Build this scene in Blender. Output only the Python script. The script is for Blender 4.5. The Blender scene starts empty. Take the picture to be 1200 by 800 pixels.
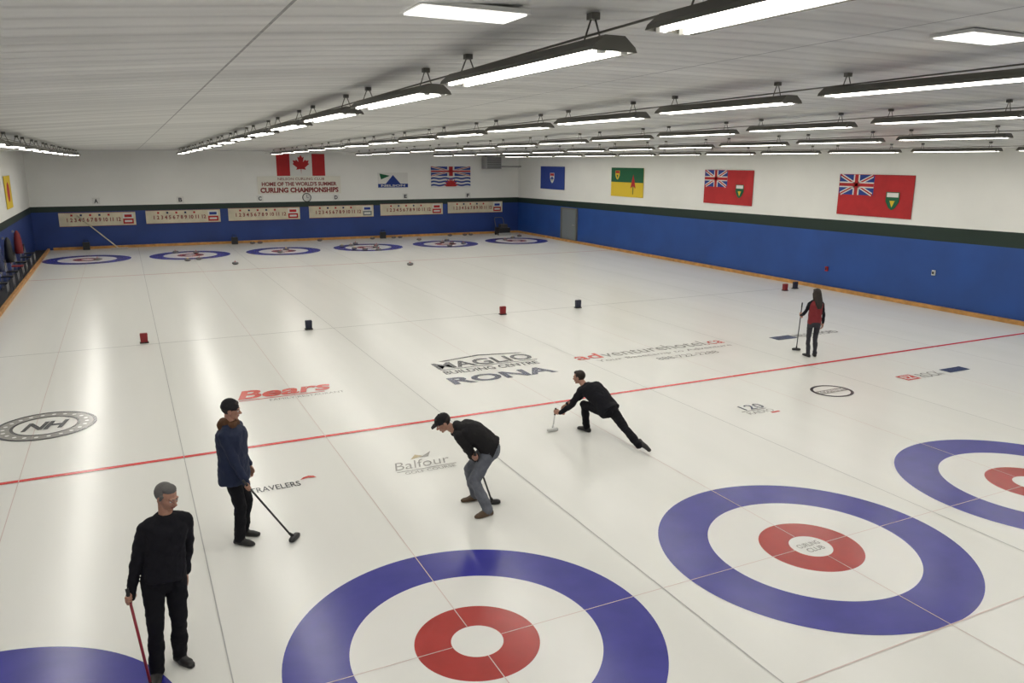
import bpy, math, random
import numpy as np
from mathutils import Vector, Matrix
random.seed(4)
ZOOM=None
sc=bpy.context.scene
try:
    sc.view_settings.view_transform='Standard'; sc.view_settings.look='None'
except Exception: pass
COL=bpy.context.collection
V=lambda *a: np.array(a,dtype=float)
def nrm(v):
    v=np.array(v,dtype=float); return v/np.linalg.norm(v)
# ------------------------------------------------------------------ materials
MATS={}
def mat(name,col,rough=.6,metal=0.,emit=0.,bump=0.,bscale=30.,var=0.,vscale=5.,spec=.5,sheen=0):
    if name in MATS: return MATS[name]
    m=bpy.data.materials.new(name); m.use_nodes=True; nt=m.node_tree; b=nt.nodes['Principled BSDF']
    b.inputs['Base Color'].default_value=(*col,1); b.inputs['Roughness'].default_value=rough
    b.inputs['Metallic'].default_value=metal; b.inputs['Specular IOR Level'].default_value=spec
    if emit:
        b.inputs['Emission Color'].default_value=(*col,1); b.inputs['Emission Strength'].default_value=emit
        try: m.cycles.emission_sampling='NONE'
        except Exception: pass
    g=nt.nodes.new('ShaderNodeNewGeometry')
    if var:
        n=nt.nodes.new('ShaderNodeTexNoise'); n.inputs['Scale'].default_value=vscale; n.inputs['Detail'].default_value=3
        nt.links.new(g.outputs['Position'],n.inputs['Vector'])
        r=nt.nodes.new('ShaderNodeValToRGB')
        r.color_ramp.elements[0].position=.3; r.color_ramp.elements[1].position=.7
        r.color_ramp.elements[0].color=(*[c*(1-var) for c in col],1)
        r.color_ramp.elements[1].color=(*[min(1,c*(1+var)) for c in col],1)
        nt.links.new(n.outputs['Fac'],r.inputs['Fac']); nt.links.new(r.outputs['Color'],b.inputs['Base Color'])
    if bump:
        n=nt.nodes.new('ShaderNodeTexNoise'); n.inputs['Scale'].default_value=bscale; n.inputs['Detail'].default_value=4
        nt.links.new(g.outputs['Position'],n.inputs['Vector'])
        bp=nt.nodes.new('ShaderNodeBump'); bp.inputs['Strength'].default_value=bump; bp.inputs['Distance'].default_value=.02
        nt.links.new(n.outputs['Fac'],bp.inputs['Height']); nt.links.new(bp.outputs['Normal'],b.inputs['Normal'])
    MATS[name]=m; return m
ICER=.24
m_white=mat('wall_white_paint',(.80,.80,.76),.6,var=.03,vscale=.6,bump=.05,bscale=8)
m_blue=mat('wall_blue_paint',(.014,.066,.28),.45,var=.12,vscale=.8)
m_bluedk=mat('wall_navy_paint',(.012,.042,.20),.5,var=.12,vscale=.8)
m_green=mat('wall_green_trim',(.006,.022,.014),.5)
m_orange=mat('bumper_wood_orange',(.50,.25,.07),.5,var=.25,vscale=4)
m_iblue=mat('ice_paint_blue',(.036,.036,.30),ICER,var=.10,vscale=3,spec=.5)
m_ired=mat('ice_paint_red',(.40,.033,.028),ICER,var=.08,vscale=3)
m_iwhite=mat('ice_paint_white',(.80,.795,.765),ICER,var=.015,vscale=1.5)
m_hog=mat('hog_line_red',(.66,.05,.05),ICER)
m_thin=mat('thin_line_red',(.66,.53,.50),ICER)
m_thinr=mat('far_line_red',(.60,.25,.22),ICER)
m_grey=mat('thin_line_grey',(.46,.46,.45),ICER)
m_lblack=mat('logo_black',(.05,.05,.06),ICER)
m_lgrey=mat('logo_grey',(.32,.31,.29),ICER)
m_lred=mat('logo_red',(.62,.08,.06),ICER)
m_lnavy=mat('logo_navy',(.03,.04,.10),ICER)
m_lgold=mat('logo_gold',(.45,.36,.2),ICER)
m_metal=mat('painted_steel_grey',(.15,.145,.125),.45,metal=.1)
m_hoodin=mat('reflector_white',(.75,.75,.72),.4)
m_tube=mat('fluorescent_tube',(1,.97,.9),.3,emit=7)
m_reflglow=mat('glass_reflection_glow',(1,.98,.92),.3,emit=1.6)  # emission imitating lamps reflected in the viewing window
m_dark=mat('black_plastic',(.012,.012,.013),.4)
m_rubber=mat('black_rubber',(.02,.02,.02),.7)
m_granite=mat('granite',(.16,.15,.15),.25,var=.4,vscale=120)
m_granred=mat('stone_handle_red',(.35,.03,.02),.3)
m_yel=mat('stone_handle_yellow',(.6,.42,.03),.3)
m_cloth_r=mat('flag_red',(.43,.020,.023),.8,var=.12,vscale=2,bump=.1,bscale=6)
m_cloth_w=mat('flag_white',(.70,.70,.66),.8)
m_cloth_b=mat('flag_blue',(.02,.05,.26),.8,bump=.1,bscale=6)
m_cloth_g=mat('flag_green',(.01,.11,.045),.8,bump=.1,bscale=6)
m_cloth_y=mat('flag_yellow',(.70,.50,.03),.8,bump=.1,bscale=6)
m_cream=mat('scoreboard_cream',(.64,.58,.43),.5,var=.12,vscale=2)
m_maroon=mat('sign_maroon',(.22,.02,.02),.6)
m_door=mat('door_grey',(.17,.19,.20),.5)
m_galv=mat('galvanized_metal',(.40,.40,.40),.4,metal=.5)

def ice_mat():
    m=bpy.data.materials.new('pebbled_ice'); m.use_nodes=True; nt=m.node_tree; b=nt.nodes['Principled BSDF']
    g=nt.nodes.new('ShaderNodeNewGeometry')
    mp=nt.nodes.new('ShaderNodeMapping'); mp.inputs['Scale'].default_value=(1.2,.10,1)
    nt.links.new(g.outputs['Position'],mp.inputs['Vector'])
    n=nt.nodes.new('ShaderNodeTexNoise'); n.inputs['Scale'].default_value=1.0; n.inputs['Detail'].default_value=4
    nt.links.new(mp.outputs['Vector'],n.inputs['Vector'])
    r=nt.nodes.new('ShaderNodeValToRGB'); r.color_ramp.elements[0].position=.3; r.color_ramp.elements[1].position=.7
    r.color_ramp.elements[0].color=(.78,.78,.74,1); r.color_ramp.elements[1].color=(.82,.815,.78,1)
    nt.links.new(n.outputs['Fac'],r.inputs['Fac']); nt.links.new(r.outputs['Color'],b.inputs['Base Color'])
    b.inputs['Roughness'].default_value=ICER
    return m
m_ice=ice_mat()
def ceil_mat():
    m=bpy.data.materials.new('ceiling_metal_panels'); m.use_nodes=True; nt=m.node_tree; b=nt.nodes['Principled BSDF']
    g=nt.nodes.new('ShaderNodeNewGeometry'); sp=nt.nodes.new('ShaderNodeSeparateXYZ'); nt.links.new(g.outputs['Position'],sp.inputs[0])
    def math_(op,a,bv=None):
        k=nt.nodes.new('ShaderNodeMath'); k.operation=op
        for i,x in enumerate((a,bv)):
            if x is None: continue
            if isinstance(x,(int,float)): k.inputs[i].default_value=x
            else: nt.links.new(x,k.inputs[i])
        return k.outputs[0]
    rib=math_('ABSOLUTE',math_('SINE',math_('MULTIPLY',sp.outputs['Y'],math.pi/.30)))
    ribm=math_('POWER',rib,8.0)
    def seam(o,per,off,w):
        a=math_('DIVIDE',math_('ADD',o,off),per); f=math_('FRACT',a); d=math_('ABSOLUTE',math_('SUBTRACT',f,.5))
        return math_('GREATER_THAN',d,.5-w/per)
    s1=seam(sp.outputs['X'],4.43,1.85,.010); s2=seam(sp.outputs['Y'],3.0,.4,.010)
    s=math_('MAXIMUM',s1,math_('MULTIPLY',s2,.35))
    n=nt.nodes.new('ShaderNodeTexNoise'); n.inputs['Scale'].default_value=.7; n.inputs['Detail'].default_value=5
    mp=nt.nodes.new('ShaderNodeMapping'); mp.inputs['Scale'].default_value=(.30,2.6,1)
    nt.links.new(g.outputs['Position'],mp.inputs['Vector']); nt.links.new(mp.outputs['Vector'],n.inputs['Vector'])
    rr=nt.nodes.new('ShaderNodeMapRange'); rr.inputs['From Min'].default_value=.3; rr.inputs['From Max'].default_value=.7
    nt.links.new(n.outputs['Fac'],rr.inputs['Value'])
    mix=nt.nodes.new('ShaderNodeMix'); mix.data_type='RGBA'
    mix.inputs['A'].default_value=(.47,.47,.45,1); mix.inputs['B'].default_value=(.78,.78,.75,1)
    nt.links.new(rr.outputs['Result'],mix.inputs['Factor'])
    mix2=nt.nodes.new('ShaderNodeMix'); mix2.data_type='RGBA'; mix2.inputs['B'].default_value=(.38,.38,.37,1)
    nt.links.new(mix.outputs['Result'],mix2.inputs['A']); nt.links.new(math_('MULTIPLY',ribm,.35),mix2.inputs['Factor'])
    mix3=nt.nodes.new('ShaderNodeMix'); mix3.data_type='RGBA'; mix3.inputs['B'].default_value=(.14,.14,.14,1)
    nt.links.new(mix2.outputs['Result'],mix3.inputs['A']); nt.links.new(s,mix3.inputs['Factor'])
    nt.links.new(mix3.outputs['Result'],b.inputs['Base Color'])
    b.inputs['Roughness'].default_value=.33
    bp=nt.nodes.new('ShaderNodeBump'); bp.inputs['Strength'].default_value=.4; bp.inputs['Distance'].default_value=.02
    nt.links.new(ribm,bp.inputs['Height']); nt.links.new(bp.outputs['Normal'],b.inputs['Normal'])
    return m
m_ceil=ceil_mat()

# ------------------------------------------------------------------ mesh builder
class MB:
    def __init__(s): s.v=[];s.f=[];s.m=[];s.mats=[];s.sm=[]
    def mi(s,m):
        if m not in s.mats: s.mats.append(m)
        return s.mats.index(m)
    def add(s,vs,fs,m,smooth=False):
        o=len(s.v); i=s.mi(m)
        s.v.extend([tuple(map(float,p)) for p in vs])
        for f in fs: s.f.append([a+o for a in f]); s.m.append(i); s.sm.append(smooth)
    def box(s,c,h,m,rot=None):
        c=np.array(c,float); R=np.eye(3) if rot is None else rot
        vs=[c+R@(np.array([x,y,z])*np.array(h)) for x in(-1,1) for y in(-1,1) for z in(-1,1)]
        s.add(vs,[(0,1,3,2),(4,6,7,5),(0,4,5,1),(2,3,7,6),(0,2,6,4),(1,5,7,3)],m)
    def tube(s,pts,r,m,n=10,cap=True):
        pts=[np.array(p,float) for p in pts]; rr=r if hasattr(r,'__len__') else [r]*len(pts)
        vs=[];fs=[]; ref=None
        for i,p in enumerate(pts):
            d=nrm(pts[min(i+1,len(pts)-1)]-pts[max(i-1,0)])
            if ref is None: ref=np.array([0,0,1.]) if abs(d[2])<.9 else np.array([1.,0,0])
            a=nrm(np.cross(ref,d)); b=np.cross(d,a)
            for k in range(n):
                t=2*math.pi*k/n; vs.append(p+rr[i]*(math.cos(t)*a+math.sin(t)*b))
        for i in range(len(pts)-1):
            for k in range(n):
                fs.append((i*n+k,i*n+(k+1)%n,(i+1)*n+(k+1)%n,(i+1)*n+k))
        if cap: fs.append(tuple(range(n))[::-1]); fs.append(tuple(range((len(pts)-1)*n,len(pts)*n)))
        s.add(vs,fs,m,True)
    def lathe(s,c,prof,m,n=24):
        vs=[];fs=[]
        for r,z in prof:
            for k in range(n):
                t=2*math.pi*k/n; vs.append((c[0]+r*math.cos(t),c[1]+r*math.sin(t),c[2]+z))
        for i in range(len(prof)-1):
            for k in range(n): fs.append((i*n+k,i*n+(k+1)%n,(i+1)*n+(k+1)%n,(i+1)*n+k))
        s.add(vs,fs,m,True)
    def obj(s,name,parent=None,auto=False):
        me=bpy.data.meshes.new(name); me.from_pydata(s.v,[],s.f)
        for m in s.mats: me.materials.append(m)
        me.polygons.foreach_set('material_index',s.m); me.polygons.foreach_set('use_smooth',s.sm); me.update()
        o=bpy.data.objects.new(name,me); COL.objects.link(o)
        if parent: o.parent=parent
        return o
def text_geo(body,bold=0.0,shear=0.0,sp=1.0):
    cu=bpy.data.curves.new('t','FONT'); cu.body=body; cu.size=1; cu.offset=bold; cu.shear=shear; cu.space_character=sp
    cu.resolution_u=3
    o=bpy.data.objects.new('t',cu); COL.objects.link(o)
    dg=bpy.context.evaluated_depsgraph_get(); me=bpy.data.meshes.new_from_object(o.evaluated_get(dg))
    vs=np.array([v.co[:] for v in me.vertices]); fs=[tuple(p.vertices) for p in me.polygons]
    bpy.data.objects.remove(o); bpy.data.curves.remove(cu); bpy.data.meshes.remove(me)
    vs[:,:2]-=vs[:,:2].min(0); wh=vs[:,:2].max(0); vs[:,:2]/=wh
    return vs[:,:2],fs
class Decal:
    """flat layered artwork on a plane: origin O, axes u,v (world), normal n"""
    def __init__(s,O,u,v,n,off=.003,step=.002):
        s.O=V(*O);s.u=nrm(u);s.v=nrm(v);s.n=nrm(n);s.off=off;s.step=step;s.l=0;s.mb=MB()
    def P(s,p): return s.O+s.u*p[0]+s.v*p[1]+s.n*(s.off+s.step*s.l)
    def poly(s,pts,m,up=True):
        s.mb.add([s.P(p) for p in pts],[tuple(range(len(pts)))],m)
    def rect(s,x0,y0,x1,y1,m): s.poly([(x0,y0),(x1,y0),(x1,y1),(x0,y1)],m)
    def text(s,b,x0,y0,x1,y1,m,bold=0.,shear=0.,sp=1.):
        vs,fs=text_geo(b,bold,shear,sp)
        s.mb.add([s.P((x0+(x1-x0)*a,y0+(y1-y0)*c)) for a,c in vs],fs,m)
    def ring(s,cx,cy,r0,r1,m,n=64,sx=1,sy=1):
        vs=[];fs=[]
        for k in range(n):
            t=2*math.pi*k/n
            vs.append(s.P((cx+sx*r0*math.cos(t),cy+sy*r0*math.sin(t)))); vs.append(s.P((cx+sx*r1*math.cos(t),cy+sy*r1*math.sin(t))))
        for k in range(n):
            a=2*k;b=2*((k+1)%n); fs.append((a,a+1,b+1,b))
        s.mb.add(vs,fs,m)
    def disc(s,cx,cy,r,m,n=48,sx=1,sy=1):
        s.poly([(cx+sx*r*math.cos(2*math.pi*k/n),cy+sy*r*math.sin(2*math.pi*k/n)) for k in range(n)],m)
    def up(s): s.l+=1
    def obj(s,name): return s.mb.obj(name)

# ------------------------------------------------------------------ room
S=4.43; XL=-6.9; XR=20.3; YB=39.7; YF=-9.0; XBL=-6.3
def ceilz(x,y):
    z=5.58-.0125*(y+7); k=max(0.,min(1.,(YB-y)/46.7))
    if x>5: z-=.60*((x-5)/15)**2*k
    if x<2: z-=.80*((2-x)/8.9)**1.5*k**.6
    return z
mb=MB(); mb.add([(XL,YF,0),(XR,YF,0),(XR,YB,0),(XL,YB,0),(XL,YF,-.2),(XR,YF,-.2),(XR,YB,-.2),(XL,YB,-.2)],
    [(0,1,2,3),(7,6,5,4),(0,4,5,1),(1,5,6,2),(2,6,7,3),(3,7,4,0)],m_ice); mb.obj('floor')
nx,ny=28,40; mb=MB(); vs=[];fs=[]
for j in range(ny+1):
    for i in range(nx+1):
        x=XL+(XR-XL)*i/nx;y=YF+(YB-YF)*j/ny; vs.append((x,y,ceilz(x,y)))
for j in range(ny):
    for i in range(nx): a=j*(nx+1)+i; fs.append((a,a+nx+1,a+nx+2,a+1))
mb.add(vs,fs,m_ceil,True); mb.obj('ceiling')
def wall(name,pts,nor,zb,zg,mblue):
    mb=MB(); n=V(*nor,0)
    for (a,b) in zip(pts[:-1],pts[1:]):
        za,zc=ceilz(*a),ceilz(*b)
        def q(z0a,z0b,z1a,z1b,m):
            mb.add([(a[0],a[1],z0a),(b[0],b[1],z0b),(b[0],b[1],z1b),(a[0],a[1],z1a)],[(0,1,2,3)],m)
        q(0,0,zb(*a),zb(*b),mblue); q(zb(*a),zb(*b),zg(*a),zg(*b),m_green); q(zg(*a),zg(*b),za,zc,m_white)
        o=.15*n
        mb.add([(a[0]+o[0],a[1]+o[1],0),(b[0]+o[0],b[1]+o[1],0),(b[0]+o[0],b[1]+o[1],zc),(a[0]+o[0],a[1]+o[1],za)],[(0,1,2,3)],m_white)
    return mb.obj(name)
ys=list(np.linspace(YF,YB,30)); xs=list(np.linspace(XL,XR,24))
wall('wall_right',[(XR,y) for y in ys],(1,0),lambda x,y:1.93+.0075*(YB-y),lambda x,y:2.25+.0115*(YB-y),m_blue)
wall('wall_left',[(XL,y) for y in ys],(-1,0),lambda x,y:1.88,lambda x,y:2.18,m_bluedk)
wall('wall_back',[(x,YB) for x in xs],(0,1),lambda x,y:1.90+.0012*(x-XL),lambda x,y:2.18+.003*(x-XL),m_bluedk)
wall('wall_front',[(x,YF) for x in xs],(0,-1),lambda x,y:1.9,lambda x,y:2.2,m_blue)
def board(name,c,h):
    mb=MB(); mb.box(c,h,m_orange)
    return mb.obj(name)
board('baseboard_right',(XR-.07,(YF+YB)/2,.065),(.06,(YB-YF)/2-.02,.06))
board('baseboard_left',(XBL,(-5+YB)/2,.065),(.05,(YB+5)/2-.2,.06))
board('baseboard_back',((XBL+XR)/2,YB-.10,.07),((XR-XBL)/2-.2,.05,.065))
mb=MB(); mb.box(((XL+XBL-.05)/2,(YF+YB)/2,.015),((XBL-.05-XL)/2-.01,(YB-YF)/2-.02,.014),mat('walkway_rubber',(.03,.03,.035),.8)); mb.obj('walkway_mat')

# ------------------------------------------------------------------ ice markings
def ice_decal(x=0,y=0): return Decal((x,y,0),(1,0,0),(0,1,0),(0,0,1),.002,.0012)
T=34.75
for y0 in (0,T):
    for k in range(1,7):
        x=(k-2)*S; d=ice_decal(x,y0)
        d.ring(0,0,1.22,1.83,m_iblue,128); d.ring(0,0,.61,1.22,m_iwhite,96); d.ring(0,0,.255,.61,m_ired,96); d.disc(0,0,.255,m_iwhite)
        if y0==0 and k==3:
            d.up();d.up(); d.text('CURLING',-.17,.0,.17,.09,m_lgrey,.02); d.text('CLUB',-.13,-.12,.13,-.03,m_lgrey,.02)
        d.obj('curling_house')
d=ice_decal(); d.l=2
def line(x0,y0,x1,y1,w,m):
    if abs(x1-x0)>abs(y1-y0): d.rect(x0,y0-w/2,x1,y0+w/2,m)
    else: d.rect(x0-w/2,y0,x0+w/2,y1,m)
x0,x1=XBL+.06,XR-.14
line(x0,6.40,x1,6.40,.10,m_hog)
line(x0,28.35,x1,28.35,.07,m_thinr)
line(x0,15.0,x1,15.0,.035,m_grey)
for y0 in (0,T):
    for k in range(1,7):
        x=(k-2)*S
        for sx in(-1,1):
            a,b=sorted((x+sx*.26,x+sx*2.2)); a=max(a,XBL+.06); line(a,y0,b,y0,.010,m_thin)
        line(max(x-2.2,XBL+.06),y0-(1.83 if y0==0 else -1.83),x+2.2,y0-(1.83 if y0==0 else -1.83),.016,m_thin)
d.up()
for k in range(1,7):
    x=(k-2)*S; line(x,-3.6,x,-.26,.010,m_thin); line(x,.26,x,T-.26,.010,m_thin); line(x,T+.26,x,T+3.6,.010,m_thin)
d.up()
for k in range(1,6): line((k-1.5+.0)*S,YF+4,(k-1.5)*S,YB-.16,.012,m_grey)
d.obj('ice_line_markings')

def logo(f):
    d=ice_decal(); d.l=3; f(d); d.obj('ice_logo')
def L1(d):
    d.text('Bears',-1.06,9.12,.80,9.72,m_lred,.03,.25); d.rect(-1.05,9.02,.6,9.06,m_lred); d.text('FAMILY RESTAURANT',-.5,8.82,.95,8.94,m_lgrey)
def L2(d):
    c=(-4.28,9.02); d.ring(*c,.74,.80,m_lblack); d.ring(*c,.54,.74,m_lgrey); d.ring(*c,.49,.54,m_lblack); d.up()
    d.text('NH',c[0]-.36,c[1]-.22,c[0]+.36,c[1]+.22,m_lblack,.03,.3,.9)
    for k in range(22):
        t=2*math.pi*k/22; p=(c[0]+.64*math.cos(t),c[1]+.64*math.sin(t)); d.disc(p[0],p[1],.035,m_iwhite,8)
def L3(d):
    d.poly([(3.5,10.28),(4.6,10.52),(4.6,10.43),(3.65,10.24)],m_lblack); d.poly([(4.6,10.52),(5.7,10.28),(5.55,10.24),(4.6,10.43)],m_lblack)
    d.text('MAGLIO',3.28,9.62,5.72,10.16,m_lblack,.025); d.rect(3.28,9.52,5.72,9.56,m_lblack)
    d.text('BUILDING CENTRE',3.28,9.16,5.6,9.42,m_lblack,.015); d.text('RONA',3.15,8.34,5.62,8.88,m_lnavy,.035)
def L4(d):
    d.text('ad',6.55,9.0,7.25,9.46,m_lred,.02); d.text('venturehotel',7.3,9.0,10.35,9.46,m_lgrey,.0); d.text('.ca',10.4,9.0,10.95,9.3,m_lred)
    d.text('Your Basecamp to Adventure',6.9,8.62,10.9,8.84,m_lgrey); d.text('888-722-2288',8.3,8.22,10.1,8.44,m_lgrey)
def L5(d):
    d.rect(12.4,8.62,13.1,8.98,m_lnavy); d.text('NELSON FORD',13.15,8.66,14.7,8.94,m_lgrey,.03)
def L6(d):
    d.text('TRAVELERS',-1.48,4.50,-.78,4.68,m_lblack,.01); 
    d.poly([(-.76,4.70),(-.7,4.78),(-.62,4.81),(-.55,4.78),(-.52,4.70),(-.64,4.73)],m_lred)
def L7(d):
    d.text('Balfour',.60,4.42,1.52,4.72,m_lgrey,-.005,.4); d.rect(.6,4.34,1.55,4.36,m_lgrey); d.text('GOLF COURSE',.7,4.22,1.5,4.31,m_lgrey)
    d.poly([(.95,4.76),(1.08,4.94),(1.18,4.84)],m_lgold); d.poly([(1.1,4.80),(1.18,4.84),(1.36,4.99),(1.25,4.78)],m_lgrey)
def L8(d):
    d.text('120',7.45,4.42,7.95,4.68,m_lnavy,.01); d.rect(7.3,4.36,7.9,4.39,m_lgrey); d.text('RADIO',7.35,4.18,7.95,4.32,m_lgrey); d.rect(7.8,4.1,8.0,4.16,m_lred)
def L9(d):
    d.ring(9.95,4.66,.36,.42,m_lblack,48,1.05,.95); d.rect(9.56,4.56,10.34,4.76,m_lgrey); d.up(); d.text('KOOTENAY',9.6,4.6,10.3,4.72,m_iwhite,.02)
def L10(d):
    d.rect(12.08,4.52,12.5,4.86,m_lred); d.text('ROCK',12.62,4.52,13.3,4.82,m_lgrey,.0); d.rect(13.5,4.56,14.2,4.84,m_lnavy); d.up()
    d.text('EZ',12.14,4.58,12.44,4.8,m_iwhite,.02)
for f in (L1,L2,L3,L4,L5,L6,L7,L8,L9,L10): logo(f)

# ------------------------------------------------------------------ light fixtures
def fixture(mb,x,y0,y1):
    zc=ceilz(x,(y0+y1)/2); z=zc-.24
    prof=[(-.16,.0),(-.145,.03),(-.07,.09),(.07,.09),(.145,.03),(.16,.0)]
    inner=[(.15,.004),(.06,.07),(-.06,.07),(-.15,.004)]
    n=len(prof)
    vs=[(x+a,y,z+b) for y in(y0,y1) for a,b in prof]
    fs=[(i,i+1,n+i+1,n+i) for i in range(n-1)]
    mb.add(vs,fs,m_metal)
    k=len(inner); mb.add([(x+a,y,z+b) for y in(y0,y1) for a,b in inner],[(i,i+1,k+i+1,k+i) for i in range(k-1)],m_hoodin)
    for y in(y0,y1): mb.add([(x+a,y,z+b) for a,b in prof],[tuple(range(n))],m_metal)
    for dx in(-.075,.075):
        mb.tube([(x+dx,y0+.05,z+.012),(x+dx,y1-.05,z+.012)],.022,m_tube,8)
        for y in (y0+.03,y1-.03): mb.box((x+dx,y,z+.02),(.022,.018,.03),m_hoodin)
    for y in(y0+.25,y1-.25):
        for sx in(-1,1): mb.tube([(x+sx*.06,y,z+.09),(x,y,ceilz(x,y)+.005)],.006,m_metal,5)
        mb.box((x,y,ceilz(x,y)-.02),(.03,.03,.02),m_metal)
    return z
PER=2.98
for k in range(1,7):
    x=(k-2)*S; mb=MB(); lamps=[]
    for j in range(-2,14):
        y1=.38+PER*j; y0=y1-2.46
        if y1>YB-.6: continue
        z=fixture(mb,x,y0,y1); lamps.append(((y0+y1)/2,z))
    mb.tube([(x+.02,y,ceilz(x,y)-.12) for y in np.linspace(-6,YB-1,24)],.008,m_metal,5)
    row=mb.obj('fluorescent_light_row')
    for (yc,z) in lamps:
        l=bpy.data.lights.new('fluorescent_lamp','AREA'); l.shape='RECTANGLE'; l.size=.20; l.size_y=2.32; l.energy=22.5; l.color=(1,.975,.91)
        o=bpy.data.objects.new('fluorescent_lamp',l); COL.objects.link(o); o.location=(x,yc,z-.006); o.parent=row
for (x,y,w,h) in ((-.87,-1.88,.31,.15),(3.38,-2.05,.35,.16)):  # added glowing panels stand in for viewing-glass reflections; no such ceiling lamps
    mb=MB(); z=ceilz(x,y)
    mb.box((x,y,z-.015),(w+.02,h+.02,.012),m_hoodin); mb.box((x,y,z-.03),(w,h,.006),m_reflglow); mb.obj('glass_reflection_panel')

# ------------------------------------------------------------------ flags & signs
def union_jack(d,x,y,w,h):
    d.rect(x,y,x+w,y+h,m_cloth_b); d.up()
    t=.10*h
    def diag(t,m):
        for a,b in (((x,y),(x+w,y+h)),((x,y+h),(x+w,y))):
            a=V(*a);b=V(*b);q=nrm(b-a);n=V(-q[1],q[0])*t
            d.poly([a+n*.9+q*t,b+n*.9-q*t,b-n*.9-q*t,a-n*.9+q*t],m)
    diag(t,m_cloth_w); d.up(); diag(t*.4,m_cloth_r); d.up()
    d.rect(x,y+h*.36,x+w,y+h*.64,m_cloth_w); d.rect(x+w*.41,y,x+w*.59,y+h,m_cloth_w); d.up()
    d.rect(x,y+h*.42,x+w,y+h*.58,m_cloth_r); d.rect(x+w*.45,y,x+w*.55,y+h,m_cloth_r); d.up()
def shield(d,cx,cy,s,m1,m2,m3):
    d.poly([(cx-s,cy+s),(cx+s,cy+s),(cx+s,cy-.2*s),(cx+.5*s,cy-s),(cx,cy-1.3*s),(cx-.5*s,cy-s),(cx-s,cy-.2*s)],m1); d.up()
    d.rect(cx-s*.85,cy+.35*s,cx+s*.85,cy+.9*s,m2); d.poly([(cx-.4*s,cy-.1*s),(cx+.4*s,cy-.1*s),(cx,cy-.95*s)],m3); d.up()
def backing(d,w,h,m):
    n=14; vs=[];fs=[]
    for i in range(n+1):
        for j in (0,1):
            vs.append(d.O+d.u*(w*i/n)+d.v*(h*j)+d.n*(.002))
    for i in range(n): fs.append((2*i,2*i+2,2*i+3,2*i+1))
    d.mb.add(vs,fs,m)
    for a,b in (((0,0),(w,0)),((w,0),(w,h)),((w,h),(0,h)),((0,h),(0,0))):
        d.mb.add([d.O+d.u*a[0]+d.v*a[1]-d.n*.01,d.O+d.u*b[0]+d.v*b[1]-d.n*.01,d.O+d.u*b[0]+d.v*b[1]+d.n*.006,d.O+d.u*a[0]+d.v*a[1]+d.n*.006],[(0,1,2,3)],m)
def rdecal(yl,z): return Decal((XR-.03,yl,z),(0,-1,0),(0,0,1),(-1,0,0),.006,.003)
def bdecal(x,z,off=.03): return Decal((x,YB-off,z),(1,0,0),(0,0,1),(0,-1,0),.006,.003)
def hflag(yl,yr,z0,z1,kind):
    w=yl-yr;h=z1-z0; d=rdecal(yl,z0)
    if kind=='ab':
        backing(d,w,h,m_cloth_b); shield(d,w*.5,h*.52,.26,m_cloth_w,m_cloth_r,m_cloth_g); d.poly([(w*.42,h*.45),(w*.58,h*.45),(w*.5,h*.58)],m_cloth_b)
    if kind=='sk':
        backing(d,w,h,m_cloth_y); d.rect(0,h*.5,w,h,m_cloth_g); d.up(); shield(d,w*.2,h*.76,.2,m_cloth_y,m_cloth_r,m_cloth_g)
        d.poly([(w*.62,h*.3),(w*.66,h*.55),(w*.7,h*.78),(w*.74,h*.55),(w*.78,h*.3),(w*.7,h*.38)],m_cloth_r); d.poly([(w*.69,h*.1),(w*.71,h*.1),(w*.71,h*.4),(w*.69,h*.4)],m_cloth_g)
    if kind in('mb','on'):
        backing(d,w,h,m_cloth_r); union_jack(d,0.02,h*.5,w*.48,h*.49)
        if kind=='mb': shield(d,w*.75,h*.42,.24,m_cloth_g,m_cloth_w,m_cloth_y)
        else: shield(d,w*.75,h*.42,.26,m_cloth_g,m_cloth_w,m_cloth_y)
    d.obj('provincial_flag')
hflag(36.6,33.7,2.92,4.24,'ab'); hflag(28.8,25.95,2.80,4.24,'sk'); hflag(21.4,18.4,2.80,4.22,'mb'); hflag(14.1,11.1,2.76,4.16,'on')
d=Decal((XL+.03,31,2.55),(0,1,0),(0,0,1),(1,0,0),.006,.003); backing(d,1.9,1.3,m_cloth_y); d.disc(.95,.65,.4,m_cloth_r,24); d.obj('wall_banner')
x,z,w,h=5.17,3.66,2.70,1.22; d=bdecal(x,z); backing(d,w,h,m_cloth_w); d.rect(0,0,w*.27,h,m_cloth_r); d.rect(w*.73,0,w,h,m_cloth_r)
leaf=[(0,-.5),(.02,-.22),(.26,-.26),(.21,-.15),(.45,.05),(.38,.09),(.43,.24),(.28,.21),(.25,.28),(.12,.15),(.17,.42),(.09,.38),(0,.52)]
leaf=leaf+[(-a,b) for a,b in leaf[::-1][1:-1]]
d.poly([(w/2+a*1.05,h/2+b*1.05) for a,b in leaf],m_cloth_r); d.obj('canadian_flag')
x,z,w,h=4.08,2.66,4.66,.98; d=bdecal(x,z); backing(d,w,h,mat('sign_board_white',(.72,.70,.62),.5))
d.text('NELSON CURLING CLUB',w*.24,.76,w*.80,.90,m_maroon,.01); d.text("HOME OF THE WORLD'S SUMMER",w*.05,.44,w*.95,.67,m_maroon,.04); d.text('CURLING CHAMPIONSHIPS',w*.03,.07,w*.97,.36,m_maroon,.05)
d.obj('club_sign')
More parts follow.
